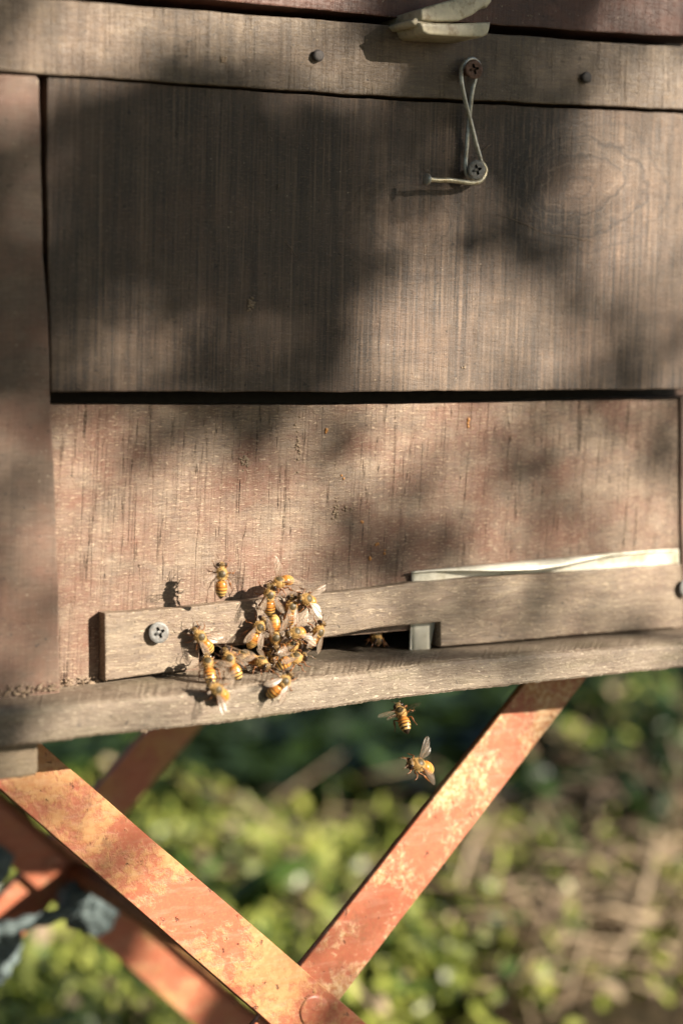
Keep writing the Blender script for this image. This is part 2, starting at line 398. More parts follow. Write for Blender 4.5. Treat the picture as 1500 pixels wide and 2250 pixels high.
screw(1047, 373, -.0170, .0037, .0022, steel, .30, (-.12, -1, .0))
screw(1509, 1292, YB-.0026, .0039, .0022, steel, .6)
for i, (px, py) in enumerate(((700, 122), (1288, 170))):
    mb = MB(); c = P(px, py, -.0135); n = 20
    vs = []; fs = []
    for rr, yy in ((.0010, .004), (.0020, .001), (.00225, .0002), (.0021, -.0003), (.0012, -.0005)):
        for k in range(n):
            a = 2*math.pi*k/n; vs.append(c+Vector((rr*math.cos(a), yy, rr*math.sin(a)))+mnoise.noise_vector(Vector((rr*900, a*2, i*5)))*.00012)
    for j in range(4):
        for k in range(n): fs.append((j*n+k, j*n+(k+1) % n, (j+1)*n+(k+1) % n, (j+1)*n+k))
    fs.append(tuple(range(4*n, 5*n)))
    mb.add(vs, fs); mb.build('nail_head', darkm, hive, True, ORG)
def smooth_path(pts, n=8):
    out = []
    for i in range(len(pts)-1):
        p0 = pts[max(i-1, 0)]; p1 = pts[i]; p2 = pts[i+1]; p3 = pts[min(i+2, len(pts)-1)]
        for k in range(n):
            t = k/n
            out.append(.5*((2*p1)+(p2-p0)*t+(2*p0-5*p1+4*p2-p3)*t*t+(3*p1-p0-3*p2+p3)*t**3))
    out.append(pts[-1]); return out
pts = [P(*a) for a in ((1058, 360, -.0140), (1046, 318, -.0142), (1034, 270, -.0148), (1020, 215, -.0160), (1013, 175, -.0165), (1014, 150, -.0158), (1024, 134, -.0150), (1040, 130, -.0145), (1052, 145, -.0142), (1044, 172, -.0140), (1037, 200, -.0138), (1030, 260, -.0130), (1025, 320, -.0126), (1022, 362, -.0125), (1026, 385, -.0125), (1040, 392, -.0125))]
mb = MB(); mb.tube(smooth_path(pts), .00090, 10); wire = mb.build('wire_loop', zinc, hive, True, ORG)
pts = [P(*a) for a in ((944, 394, -.0200), (960, 396, -.0195), (985, 396, -.0188), (1010, 399, -.0178), (1035, 402, -.0165), (1052, 399, -.0150), (1062, 388, -.0140), (1066, 372, -.0135), (1058, 358, -.0135))]
mb = MB(); mb.tube(smooth_path(pts), .00098, 10)
hk = mb.build('bent_nail', brassy, hive, True, ORG)
mb = MB(); c = P(938, 394, -.0205); ax = (P(938, 394, -.0205)-P(960, 396, -.0195)).normalized()
mb.tube([c-ax*.0004, c-ax*.0001, c+ax*.0004, c+ax*.0006], [.0014, .0022, .0022, .0015], 18); o = mb.build('nail_top', zinc, hk, True, ORG)

# pale plastic clip held in the roof gap
plastic = simple('yellowed_plastic', (.62, .56, .42), .45, 0, .5, .12, 300, .0001, (.36, .28, .18))
clip = empty('plastic_clip', P(1000, 60, -.02)-Vector((0, 0, .005)), 'yellowed white plastic clip sticking out of the dark gap under the roof board', 'clip')
CL = clip.location.copy()
def slab(name, pxs, y0, y1, shrink=1.0):
    pts = resample([P(a, b, y0) for a, b in pxs], .0015); n = len(pts); cen = sum(pts, Vector())/n
    bm = bmesh.new()
    a = [bm.verts.new(p_-CL) for p_ in pts]; b = [bm.verts.new(cen+(p_-cen)*shrink+Vector((0, y1-y0, 0))-CL) for p_ in pts]
    A = bm.faces.new(a); bm.faces.new(b[::-1])
    for i in range(n): bm.faces.new((a[i], b[i], b[(i+1) % n], a[(i+1) % n]))
    bmesh.ops.recalc_face_normals(bm, faces=bm.faces)
    bmesh.ops.bevel(bm, geom=list(A.edges), offset=.0009, segments=3, profile=.5, affect='EDGES')
    me = bpy.data.meshes.new(name); bm.to_mesh(me); bm.free(); me.shade_smooth(); return link(name, me, plastic, clip)
slab('lower_jaw', [(922, 49), (1000, 51), (1078, 48), (1076, 62), (1072, 76), (1058, 82), (1000, 80), (940, 76), (929, 70)], -.030, .002, .93)
slab('upper_jaw', [(925, 20), (960, 8), (1030, -10), (1075, -16), (1081, 2), (1070, 17), (1062, 15), (1040, 32), (1008, 46), (960, 47), (925, 44)], -.030, .002, .93)
slab('hinge', [(903, 46), (915, 38), (940, 42), (955, 51), (935, 58), (912, 57)], -.0285, .000, .93)

# thin metal plate tucked behind the bar, its top lip curled
tin = simple('bare_tin_plate', (.74, .72, .62), .42, .1, .5, .1, 120, .00010, (.42, .39, .28))
TP = [(903, 1255), (1000, 1246), (1100, 1237), (1200, 1228), (1280, 1221), (1340, 1214), (1420, 1209), (1489, 1206)]
LP = [(903, 1256), (960, 1252), (1020, 1252), (1100, 1253), (1180, 1250), (1240, 1242), (1290, 1229), (1340, 1219), (1420, 1211), (1489, 1207)]
v = []; f = []; N = 60
for i in range(N+1):
    px = 903+586*i/N
    tp, lp = interp(TP, px), interp(LP, px)
    lift = max(0, (lp-tp))/16.
    bot = interp([(903, 1430), (947, 1426), (960, 1300), (1489, 1260)], px)
    wob = mnoise.noise(Vector((px*.012, 0, 0)))*.0006
    for (yy, py) in ((-.0012, bot), (-.0012, bot*.5+tp*.5), (-.0013-abs(wob), tp+16), (-.0018-.0008*lift, tp+5+3*lift), (-.0022-.0015*lift, tp), (-.0026-.0035*lift, tp*.6+lp*.4+.5), (-.003-.0050*lift, lp+.8)):
        v.append(P(px, py, yy))
for i in range(N):
    for k in range(6):
        a = i*7+k; f.append((a, a+1, a+8, a+7))
o = mesh('metal_plate', v, f, tin, hive, True, ORG)
md = o.modifiers.new('solid', 'SOLIDIFY'); md.thickness = .0005; md.offset = -1
mb = MB(); a = P(903, 1372, -.0016); b = P(945, 1368, -.0016); a2 = P(901, 1428, -.0016); b2 = P(945, 1424, -.0016)
mb.add([a, b, b2, a2]+[q+Vector((0, .0009, 0)) for q in (a, b, b2, a2)], [(0, 1, 2, 3), (4, 5, 6, 7), (0, 1, 5, 4), (1, 2, 6, 5), (2, 3, 7, 6), (3, 0, 4, 7)])
mb.build('plate_tab', tin, hive, False, ORG)

# crumbs, wax and splinters stuck on the boards
crumb = simple('wax_crumbs', (.27, .20, .14), .7, 0, .3, .35, 2000, .0002)
resin = simple('amber_resin', (.45, .2, .05), .4, 0, .5, .2, 1500, .0001)
rc = random.Random(4)
mb = MB()
for i in range(150):
    px = rc.uniform(0, 240); py = 1530-px*.13+rc.gauss(0, 3)-rc.random()**3*18
    y = -.011 if px < 130 else -.001
    c = P(px, py, y-.0006); s_ = rc.uniform(.0002, .0006)*(2 if rc.random() < .06 else 1); k0 = len(mb.v); mb.ell(c, (s_*rc.uniform(.6, 2), s_*.8, s_*rc.uniform(.4, 1)), 7, 5, 0, Matrix.Rotation(rc.uniform(-.8, .8), 3, 'Y'))
    for q_ in range(k0, len(mb.v)): mb.v[q_] = c+(mb.v[q_]-c)*(1+mnoise.noise(mb.v[q_]*2500)*.9)
for (cx, cy, n, sx, sy) in ((537, 1012, 34, 9, 12), (552, 668, 26, 7, 12), (738, 1125, 30, 5, 20), (765, 1120, 8, 9, 5), (655, 990, 22, 4, 45), (490, 130, 12, 5, 5), (1018, 808, 6, 3, 3), (317, 1607, 14, 5, 2)):
    for i in range(n):
        px, py = cx+rc.gauss(0, sx*.6), cy+rc.gauss(0, sy*.6)
        y = -.012 if py < 200 else YP if py < 860 else -.033 if py > 1560 else 0
        c = P(px, py, y-.0002); s_ = rc.uniform(.0002, .0006); mb.ell(c, (s_*1.3, s_*.5, s_), 6, 4)
mb.build('wax_crumbs', crumb, hive, True, ORG)['kind'] = 'stuff'
mb = MB()
for (px, py) in ((716, 946), (753, 1047), (795, 1145), (829, 1190), (843, 1213), (815, 1226), (1030, 930), (338, 1520)):
    y = 0 if py < 1500 else -.02
    for k in range(3):
        c = P(px+rc.gauss(0, 2), py+rc.gauss(0, 3), y-.0002); s_ = rc.uniform(.0003, .0007); mb.ell(c, (s_, s_*.5, s_*1.3), 8, 5)
mb.build('resin_spots', resin, hive, True, ORG)['kind'] = 'stuff'
# splinters on the panel
mb = MB()
for (x0, y0, x1, y1, r_) in ((612, 404, 610, 416, 3.2), (592, 300, 598, 312, 2), (625, 530, 652, 566, 1.4), (1060, 330, 1078, 318, 3), (1092, 470, 1200, 515, 1.6), (1200, 515, 1310, 532, 1.4)):
    a, b = P(x0, y0, YP-.0003), P(x1, y1, YP-.0003); mid = a.lerp(b, .5)+Vector((.0003, -.0002, .0005))
    mb.tube([a, mid, b], [.00005*r_, .00008*r_, .00004*r_], 5)
mb.build('splinters', crumb, hive, True, ORG)['kind'] = 'stuff'

# ------------------------------------------------------------------ rusty metal stand
def rustpaint(name, red=(.46, .135, .072), rust=(.46, .25, .09), hi=(.54, .35, .14), seed=0, amt=.5):
    t = NT(name); p = t.coord(1000, loc=(seed*9., seed*5., seed*3.))
    big = t.noise(t.scaled(p, (.03,)*3), 1, 4, .6); fine = t.noise(t.scaled(p, (.28,)*3), 1, 6, .7, .3)
    mk = t.rng(t.m('ADD', t.m('MULTIPLY', big, 1.0), t.m('MULTIPLY', fine, .55)), .76-.12*(amt-.5), .88-.12*(amt-.5))
    c = t.mix(t.rng(fine, .35, .65), tuple(x*.82 for x in red), red)
    yc = t.mix(t.rng(t.noise(t.scaled(p, (.5,)*3, loc=(3, 3, 3)), 1, 3), .4, .6), rust, hi)
    c = t.mix(t.m('MULTIPLY', mk, .66), c, yc)
    c = t.mix(t.m('MULTIPLY', t.rng(t.noise(t.scaled(p, (.9,)*3, loc=(13, 3, 3)), 1, 5, .75), .5, .62), .35), c, (.40, .22, .09))
    c = t.mix(t.m('MULTIPLY', t.rng(t.noise(t.scaled(p, (.05, .05, .3), loc=(8, 3, 3)), 1, 4, .7), .5, .7), .2), c, (.62, .45, .33))
    pit = t.rng(t.noise(t.scaled(p, (.22,)*3, loc=(50, 1, 1)), 1, 4, .7), .64, .70)
    c = t.mix(t.m('MULTIPLY', pit, .85), c, (.11, .05, .03))
    c = t.mix(t.m('MULTIPLY', t.rng(t.noise(t.scaled(p, (.11,)*3, loc=(77, 3, 3)), 1, 6, .75), .56, .70), .7), c, (.23, .10, .05))
    t.bump(t.m('SUBTRACT', t.m('MULTIPLY', mk, .5), t.m('MULTIPLY', pit, .8)), .00035)
    return t.out(c, t.rng(mk, 0, 1, .42, .6), .5)
M['red'] = rustpaint('red_paint_with_rust', seed=1, amt=.62)
M['redb'] = rustpaint('red_paint_rust_sheen', seed=7, amt=.8, hi=(.72, .58, .34))  # much rust, plus the sun's sheen painted in as pale cream patches
M['red2'] = rustpaint('red_paint_cleaner', seed=4, amt=.25)
M['rust'] = simple('brown_rusty_edge', (.25, .11, .045), .75, .1, .3, .45, 500, .0003, (.06, .03, .02))
YF = .006
standloc = Vector((P(690, 2200, YF).x, .13, GZ))
stand = empty('metal_stand', standloc, 'rusty red folding metal stand of crossed flat bars carrying the beehive', 'stand')
def bar(name, e1, e2, y, ztop, zbot, mat, lip=None, lipd=.010, th=.0022, parent=stand, wav=.0002):
    """flat bar between two edge lines given by pixels on the real plane y, cut at heights ztop/zbot; optional lip = angle iron"""
    A = [P(*q, y) for q in e1]; B = [P(*q, y) for q in e2]
    def at(a, b, z): return a+(b-a)*((z-a.z)/(b.z-a.z))
    N = 110; L0 = []; L1 = []
    for i in range(N+1):
        z = ztop+(zbot-ztop)*i/N
        d = (A[1]-A[0]).normalized(); nrm = Vector((-d.z, 0, d.x))
        w1 = mnoise.noise(Vector((z*90, 1, y*50)))*wav+mnoise.noise(Vector((z*500, 1, 3)))*wav*.5
        w2 = mnoise.noise(Vector((z*90, 7, y*50)))*wav+mnoise.noise(Vector((z*500, 8, 3)))*wav*.5
        L0.append(at(A[0], A[1], z)+nrm*w1); L1.append(at(B[0], B[1], z)+nrm*w2)
    mb = MB(); c = .0004; T = Vector((0, th, 0)); CV = Vector((0, c, 0))
    vs = []; fs = []
    for a, b in zip(L0, L1):
        u = (b-a).normalized()
        vs += [a+CV, a+u*c, b-u*c, b+CV, b+T, a+T]
    for i in range(N):
        for k in range(6): q = i*6+k; r_ = i*6+(k+1) % 6; fs.append((q, r_, r_+6, q+6))
    fs += [tuple(range(6)), tuple(range(N*6, N*6+6))]
    mb.add(vs, fs)
    o = mb.build(name, mat, parent, False, stand.location.copy())
    if lip is not None:
        Lp = L0 if lip == 0 else L1; Lq = L1 if lip == 0 else L0
        mb = MB(); vs = []; fs = []
        for a, b in zip(Lp, Lq):
            u = (b-a).normalized()*.0022
            n_ = mnoise.noise(a*400)*.0003
            aa = a+Vector((0, th+.00005 if lipd > 0 else -.00005, 0)); vs += [aa, aa+u, aa+u+Vector((0, lipd+n_, 0)), aa+Vector((0, lipd+n_, 0))]
        for i in range(N):
            for k in range(4): q = i*4+k; r_ = i*4+(k+1) % 4; fs.append((q, r_, r_+4, q+4))
        fs += [(0, 1, 2, 3), tuple(range(N*4, N*4+4))]
        mb.add(vs, fs); l_ = mb.build('edge_flange', M['rust'], o, False, stand.location.copy())
    return o
zA = P(0, 1640, YF).z; zB = P(1200, 1495, YF).z
bar('brace', ((89, 1632), (663, 2127)), ((0, 1733), (551, 2213)), YF, zA+.006, GZ, M['red'], lip=1, lipd=.0028)
bar('brace', ((1148, 1509), (660, 2123)), ((1284, 1495), (751, 2191)), YF+.0032, zB+.004, GZ, M['redb'], lip=0, lipd=.0010)
bar('brace', ((322, 1607), (95, 1866)), ((448, 1590), (130, 1966)), .262, P(400, 1570, .26).z+.02, GZ, M['red2'], lip=0, lipd=.004)
bar('brace', ((0, 1745), (560, 2222)), ((0, 1880), (411, 2237)), .2575, P(0, 1640, .25).z+.02, GZ, M['red2'], lip=0, lipd=-.0045)
# rivets at the crossings, flange and cross tubes joining the two frames
def rivet(c, r, d=-1):
    mb = MB(); n = 24; vs = []; fs = []
    for rr, yy in ((1.0, 0), (.98, .22), (.8, .42), (.45, .52), (.08, .55)):
        for k in range(n):
            a = 2*math.pi*k/n; vs.append(c+Vector((r*rr*math.cos(a), d*r*yy*.14, r*rr*math.sin(a)))+mnoise.noise_vector(Vector((rr*4, math.cos(a), math.sin(a))))*.0006)
    for j in range(4):
        for k in range(n): fs.append((j*n+k, j*n+(k+1) % n, (j+1)*n+(k+1) % n, (j+1)*n+k))
    fs.append(tuple(range(4*n, 5*n))); mb.add(vs, fs); return mb.build('rivet', M['red'], stand, True, stand.location.copy())
rivet(P(690, 2222, YF-.0001), .0065)
rivet(P(120, 1905, .2574), .006)
mb = MB(); a = P(690, 2222, YF+.008); mb.tube([a, Vector((a.x, .255, a.z))], .006, 14); mb.build('cross_tube', M['rust'], stand, True, stand.location.copy())
# bright/brown strip along the rear angle, and feet plates
for x in (P(690, 2222, 0).x-.30, P(690, 2222, 0).x+.30):
    mb = MB(); boxmesh(mb, (x-.02, -.01, GZ+.001), (x+.02, .28, GZ+.004))
    mb.build('foot_rail', M['rust'], stand, False, stand.location.copy())
# grey rag knotted round the rear legs
rag_m = NT('grey_rag_cloth'); p = rag_m.coord(1000)
wv = rag_m.noise(rag_m.scaled(p, (.5, .5, .5)), 1, 5, .7)
rag_m.bump(rag_m.m('ADD', wv, rag_m.noise(rag_m.scaled(p, (.12,)*3), 1, 3)), .0012)
rag_mat = rag_m.out(rag_m.mix(rag_m.rng(wv, .35, .65), (.07, .095, .10), (.20, .25, .25)), .9, .1)
c0 = P(200, 2005, .245)
rag = MB()
def lump(c, r, seed, nu=40, nv=26):
    k0 = len(rag.v); rag.ell(c, r, nu, nv)
    for i in range(k0, len(rag.v)):
        v_ = rag.v[i]; d = (v_-c)
        n_ = mnoise.fractal(v_*70+Vector((seed, 0, 0)), .6, 2.2, 4)*.35+abs(mnoise.noise(v_*130+Vector((0, seed, 0))))*-.3
        rag.v[i] = c+d*(1+n_)
lump(P(205, 2000, .247), (.0125, .010, .0125), 1)
lump(P(165, 1975, .247), (.009, .011, .010), 2)
lump(P(-10, 2085, .247), (.013, .010, .016), 3)
lump(P(-25, 1905, .250), (.011, .010, .012), 5)
pth = smooth_path([P(170, 1995, .236), P(110, 2015, .234), P(50, 2030, .235), P(0, 2045, .238), P(-60, 2050, .24)], 6)
rag.tube(pth, [.0028+.0012*abs(math.sin(i*.7)) for i in range(len(pth))], 9)
rg = rag.build('rag', rag_mat, None, True, c0); rg.location = c0
tag(rg, 'grey teal rag knotted around the rear bars of the red stand', 'rag')

# ------------------------------------------------------------------ bees
def uvramp(name, stops, rough, fuzz=False):
    t = NT(name); tc = t.n('ShaderNodeTexCoord'); sx = t.n('ShaderNodeSeparateXYZ'); t.L(tc.outputs['UV'], sx.inputs[0])
    nz = t.noise(t.coord(2500), 1, 3)
    u = t.m('ADD', sx.outputs[0], t.m('MULTIPLY', t.m('SUBTRACT', nz, .5), .03))
    cr = t.n('ShaderNodeValToRGB'); t.L(u, cr.inputs[0]); e = cr.color_ramp.elements
    while len(e) > 1: e.remove(e[0])
    e[0].position = stops[0][0]; e[0].color = (*stops[0][1], 1)
    for a, c in stops[1:]:
        k = e.new(a); k.color = (*c, 1)
    t.bump(nz, .00006)
    return t.out(cr.outputs[0], rough, .5)
OR = (.60, .22, .035); OR2 = (.52, .22, .045); YE = (.60, .37, .11); BK = (.025, .015, .01); BR = (.16, .05, .018)
M['abd'] = uvramp('bee_abdomen', [(0, OR2), (.13, OR), (.16, BR), (.19, OR2), (.31, OR), (.335, BR), (.36, BR), (.38, YE), (.45, OR), (.485, BK), (.515, BK), (.54, YE), (.61, YE), (.64, BK), (.685, BK), (.71, YE), (.77, (.5, .34, .13)), (.80, BK), (1, BK)], .30)
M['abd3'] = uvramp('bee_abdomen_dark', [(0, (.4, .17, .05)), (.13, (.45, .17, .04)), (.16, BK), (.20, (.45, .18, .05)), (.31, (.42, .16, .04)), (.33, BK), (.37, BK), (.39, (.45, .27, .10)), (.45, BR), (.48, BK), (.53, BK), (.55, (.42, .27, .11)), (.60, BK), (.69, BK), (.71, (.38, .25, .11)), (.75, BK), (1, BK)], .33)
M['abd2'] = uvramp('bee_abdomen_plain', [(0, OR2), (.14, OR), (.17, BR), (.2, OR), (.36, OR), (.385, BR), (.41, OR2), (.56, YE), (.585, BK), (.62, YE), (.74, YE), (.77, BK), (.80, YE), (.9, BK), (1, BK)], .32)
t = NT('bee_thorax'); tc = t.n('ShaderNodeTexCoord'); sx = t.n('ShaderNodeSeparateXYZ'); t.L(tc.outputs['Object'], sx.inputs[0])
nz = t.noise(t.coord(1800), 1, 3, .7)
r2 = t.m('SQRT', t.m('ADD', t.m('POWER', sx.outputs[0], 2.), t.m('POWER', t.m('SUBTRACT', sx.outputs[1], .0002), 2.)))
msk = t.m('MULTIPLY', t.rng(r2, .0015, .00115), t.rng(sx.outputs[2], .0009, .0013))
t.bump(nz, .00015)
M['thorax'] = t.out(t.mix(msk, t.mix(nz, (.30, .17, .055), (.52, .33, .12)), (.085, .065, .035)), t.rng(msk, 0, 1, .8, .38), .3)
M['head'] = simple('bee_head', (.17, .105, .045), .6, 0, .4, .4, 1800, .0001, (.06, .04, .02))
M['leg'] = simple('bee_leg', (.20, .075, .022), .35, 0, .5, .4, 1200)
M['eye'] = simple('bee_eye', (.022, .013, .010), .12, 0, .7, .2, 1000)
M['ant'] = simple('bee_antenna', (.16, .10, .06), .3, 0, .6, .2, 1000)
M['fur'] = simple('bee_fur', (.56, .36, .13), .8, 0, .3, .2, 800)
t = NT('bee_wing'); nz = t.noise(t.coord(900), 1, 3, .6)
t.b.inputs['Alpha'].default_value = .26
t.b.inputs['Coat Weight'].default_value = .6; t.b.inputs['Coat Roughness'].default_value = .25
t.bump(nz, .00006)
M['wing'] = t.out(t.mix(nz, (.42, .30, .19), (.66, .55, .45)), .32, .9)
M['wing_thin'] = M['wing'].copy(); M['wing_thin'].node_tree.nodes['Principled BSDF'].inputs['Alpha'].default_value = .12
M['vein'] = simple('bee_vein', (.14, .07, .03), .4)
MM = .001
def wing_mesh(L, W, side, seed):
    """fore or hind wing in its own plane: x outward along its length, y across"""
    out = []
    n = 22
    up = [(0, .06), (.12, .10), (.35, .20), (.6, .27), (.8, .26), (.93, .15), (1, -.02)]
    lo = [(1, -.02), (.96, -.22), (.85, -.45), (.68, -.62), (.5, -.62), (.3, -.42), (.15, -.2), (0, -.06)]
    us = smooth_path([Vector((a*L, b*W, 0)) for a, b in up], 4); ls = smooth_path([Vector((a*L, b*W, 0)) for a, b in lo], 4)
    cols = 16; mb = MB(); vs = []; fs = []
    def pick(path, x):
        best = None
        for a, b in zip(path, path[1:]):
            lo_, hi_ = min(a.x, b.x), max(a.x, b.x)
            if lo_-1e-9 <= x <= hi_+1e-9 and hi_ > lo_: return a.y+(b.y-a.y)*(x-a.x)/(b.x-a.x)
        return path[-1].y if x > L*.5 else path[0].y
    for i in range(cols+1):
        x = L*(i/cols)*.999; a = pick(us, x); b = pick(ls, x)
        for k in range(6):
            y = a+(b-a)*k/5
            z = .045*L*math.sin(x/L*2.6)+.02*L*math.sin(y/W*9+seed)*(x/L)
            vs.append(Vector((x, y, z)))
    for i in range(cols):
        for k in range(5):
            q = i*6+k; fs.append((q, q+1, q+7, q+6))
    mb.add(vs, fs, 0)
    def g(i, k): return vs[i*6+k]+Vector((0, 0, .00002))
    mb.tube([g(i, 0) for i in range(cols)], [.00009-.00004*i/cols for i in range(cols)], 5, 1)
    mb.tube([g(i, 1 if i < 8 else 2) for i in range(0, 13)], .00005, 4, 1)
    mb.tube([g(0, 2), g(4, 3), g(8, 4), g(11, 4)], .000045, 4, 1)
    mb.tube([g(5, 1), g(8, 2), g(10, 3), g(11, 4)], .00004, 4, 1)
    mb.tube([g(9, 0), g(11, 2), g(13, 3), g(14, 4)], .00004, 4, 1)
    if side < 0:
        for i in range(len(mb.v)): mb.v[i] = Vector((mb.v[i].x, mb.v[i].y, mb.v[i].z))
    return mb
def make_bee(loc, F, U, label, droop=12, curl=25, wl=(18, 8), wr=(18, 8), head=(0, 0), abd='abd', alen=7.0, sc=1.05, ant=True, footz=-2.9, seed=0, yaw=0, legs=True, group='honeybees around the hive entrance', wingmat='wing'):
    rb = random.Random(seed*13+5)
    F = Vector(F).normalized(); U = Vector(U); U = (U-F*U.dot(F)).normalized(); X = F.cross(U)
    mat = Matrix((X, F, U)).transposed().to_4x4(); mat.translation = loc
    e = bpy.data.objects.new('honeybee', None); C.objects.link(e); e.empty_display_size = .005
    e.matrix_world = mat @ Matrix.Scale(sc, 4)
    tag(e, label, 'honeybee', group)
    b = bmesh.new(); uvl = b.loops.layers.uv.new('UVMap')
    def addmb(mb, mi, uvs=None):
        vv = [b.verts.new(q*MM) for q in mb.v]
        for fc in mb.f:
            try: nf = b.faces.new([vv[i] for i in fc])
            except ValueError: continue
            nf.material_index = mi; nf.smooth = True
            for l_, i in zip(nf.loops, fc): l_[uvl].uv = (uvs[i], 0) if uvs else (0, 0)
    # thorax, with a waist towards the abdomen
    th = MB(); th.ell((0, 0, 0), (2.0, 2.35, 1.9), 20, 14)
    for i, q in enumerate(th.v):
        q = q.copy(); q.z += .25*math.exp(-((q.y-.3)/1.4)**2)*(1 if q.z > 0 else 0)
        if q.y < -1.2: q.x *= .86
        th.v[i] = q
    addmb(th, 1)
    sc_ = MB(); sc_.ell((0, -1.35, 1.2), (1.15, .6, .55), 12, 8); addmb(sc_, 1)
    nk = MB(); nk.tube([(0, 1.9, -.1), (0, 2.6, -.2)], [.9, .75], 10); addmb(nk, 1)
    # head: short wedge, wide across the eyes
    hr = Matrix.Rotation(R(head[0]), 3, 'Z') @ Matrix.Rotation(R(head[1]-12), 3, 'X')
    hc = Vector((0, 2.2, -.1))+hr @ Vector((0, 1.05, -.15))
    hd = MB(); hd.ell((0, 0, 0), (1.75, .95, 1.55), 18, 12)
    for i, q in enumerate(hd.v):
        q = q.copy()
        if q.z < 0: q.x *= 1+.32*q.z/1.55; q.y += .10*q.z; q.z *= 1.18
        if q.y < 0: q.y *= .7
        hd.v[i] = hc+hr @ q
    addmb(hd, 2)
    mdb = MB()
    for s in (-1, 1): mdb.tube([hc+hr @ Vector((s*.55, .1, -1.6)), hc+hr @ Vector((s*.25, .3, -2.1))], [.3, .14], 6)
    mdb.tube([hc+hr @ Vector((0, .1, -1.5)), hc+hr @ Vector((0, -.1, -2.2)), hc+hr @ Vector((0, -.8, -2.5))], [.25, .2, .1], 6)
    addmb(mdb, 3)
    # abdomen along a drooping curve
    ab = MB(); nr, ns = 44, 20; uv = []; p = Vector((0, -1.9, .05)); vs = []
    prof = [(0, .45), (.04, .9), (.10, 1.55), (.2, 1.95), (.35, 2.12), (.5, 2.1), (.65, 1.85), (.78, 1.42), (.88, .92), (.95, .48), (1, .06)]
    for i in range(nr+1):
        tt = i/nr
        a = R(droop+curl*tt); d = Vector((math.sin(R(yaw))*math.cos(a), -math.cos(R(yaw))*math.cos(a), -math.sin(a)))
        if i: p = p+d*(alen/nr)
        rr = interp(prof, tt)
        seg = (tt*6.2) % 1; rr *= 1+.035*(seg-.3) if tt < .9 else 1
        n1 = d.cross(Vector((0, 0, 1))).normalized(); n2 = n1.cross(d)
        for k in range(ns):
            an = 2*math.pi*k/ns
            vs.append(p+n1*math.cos(an)*rr*1.0+n2*math.sin(an)*rr*.86); uv.append(tt)
    fs = [(i*ns+k, i*ns+(k+1) % ns, (i+1)*ns+(k+1) % ns, (i+1)*ns+k) for i in range(nr) for k in range(ns)]
    ab.add(vs, fs); addmb(ab, 0, uv)
    # legs
    if legs:
        lg = MB()
        for s in (-1, 1):
            for (y0, ky, kx, fy, fx, hind) in ((1.2, 2.6, 2.2, 3.6, 2.9, 0), (.1, .5, 3.2, .6, 4.7, 0), (-.9, -2.4, 3.0, -4.4, 3.9, 1)):
                j1, j2, j3 = rb.uniform(-.5, .5), rb.uniform(-.6, .6), rb.uniform(-.3, .5)
                c = Vector((s*.8, y0, -1.3)); k1 = Vector((s*(kx*.6), (y0+ky)*.5, -1.9)); kn = Vector((s*(kx+j3), ky+j1, -.9+j3)); ti = Vector((s*(fx-.4), fy*.85+j2, footz+.5)); ft = Vector((s*(fx+.3), fy+j2+(.9 if not hind else -1.2), footz))
                wd = .42 if hind else .25
                lg.tube([c, k1, kn, kn.lerp(ti, .55), ti, ti.lerp(ft, .5), ft], [.3, .3, .2, wd, .2, .13, .07], 6)
        addmb(lg, 3)
    if ant:
        an = MB()
        for s in (-1, 1):
            j = rb.uniform(-.4, .4)
            an.tube([hc+hr @ Vector((s*.35, .85, .0)), hc+hr @ Vector((s*.85, 1.5, .65)), hc+hr @ Vector((s*(1.1+j*.5), 1.9, .9)), hc+hr @ Vector((s*(1.7+j), 3.0, .55+j)), hc+hr @ Vector((s*(2.1+j), 4.0, .1+j))], [.10, .09, .11, .12, .09], 6)
        addmb(an, 4)
    me = bpy.data.meshes.new('body'); bmesh.ops.recalc_face_normals(b, faces=b.faces); b.to_mesh(me); b.free()
    link('body', me, [M[abd], M['thorax'], M['head'], M['leg'], M['ant']], e)
    for s in (-1, 1):
        ey = MB(); ey.ell(hc+hr @ Vector((s*1.38, .12, .2)), (.55, .72, 1.12), 12, 9, rot=hr @ Matrix.Rotation(R(-18*s), 3, 'Y'))
        ey.v = [q*MM for q in ey.v]; ey.build('eye', M['eye'], e)
    fu = MB()
    def hair(q, n_, l_):
        n_ = (n_+Vector((rb.gauss(0, .35), rb.gauss(0, .35)-.25, rb.gauss(0, .35)))).normalized()
        a = n_.cross(Vector((.3, .5, .8))).normalized()*.045; c_ = n_.cross(a)
        fu.add([q-a, q+a, q+c_, q+n_*l_], [(0, 1, 3), (1, 2, 3), (2, 0, 3)])
    for i in range(620):
        z = rb.uniform(-.6, 1); an_ = rb.uniform(0, 2*math.pi); r_ = math.sqrt(1-z*z)
        d = Vector((r_*math.cos(an_), r_*math.sin(an_), z))
        q = Vector((d.x*1.95, d.y*2.3, d.z*1.95))
        if math.hypot(q.x, q.y-.2) < 1.15 and z > 0 and rb.random() < .85: continue
        hair(q, d, rb.uniform(.35, .75))
    for i in range(160):
        an_ = rb.uniform(0, 2*math.pi); z = rb.uniform(-.2, 1); r_ = math.sqrt(1-z*z)
        d = Vector((r_*math.cos(an_)*.8, r_*math.sin(an_), z)); hair(hc+hr @ Vector((d.x*1.2, d.y*.9, d.z*1.5)), hr @ d, rb.uniform(.25, .5))
    for i in range(160):
        k = rb.randrange(0, 12)*ns+rb.randrange(ns); hair(vs[k], (vs[k]-Vector((0, vs[k].y, 0))).normalized(), rb.uniform(.2, .45))
    fu.v = [q*MM for q in fu.v]; fu.build('fur', M['fur'], e, False)
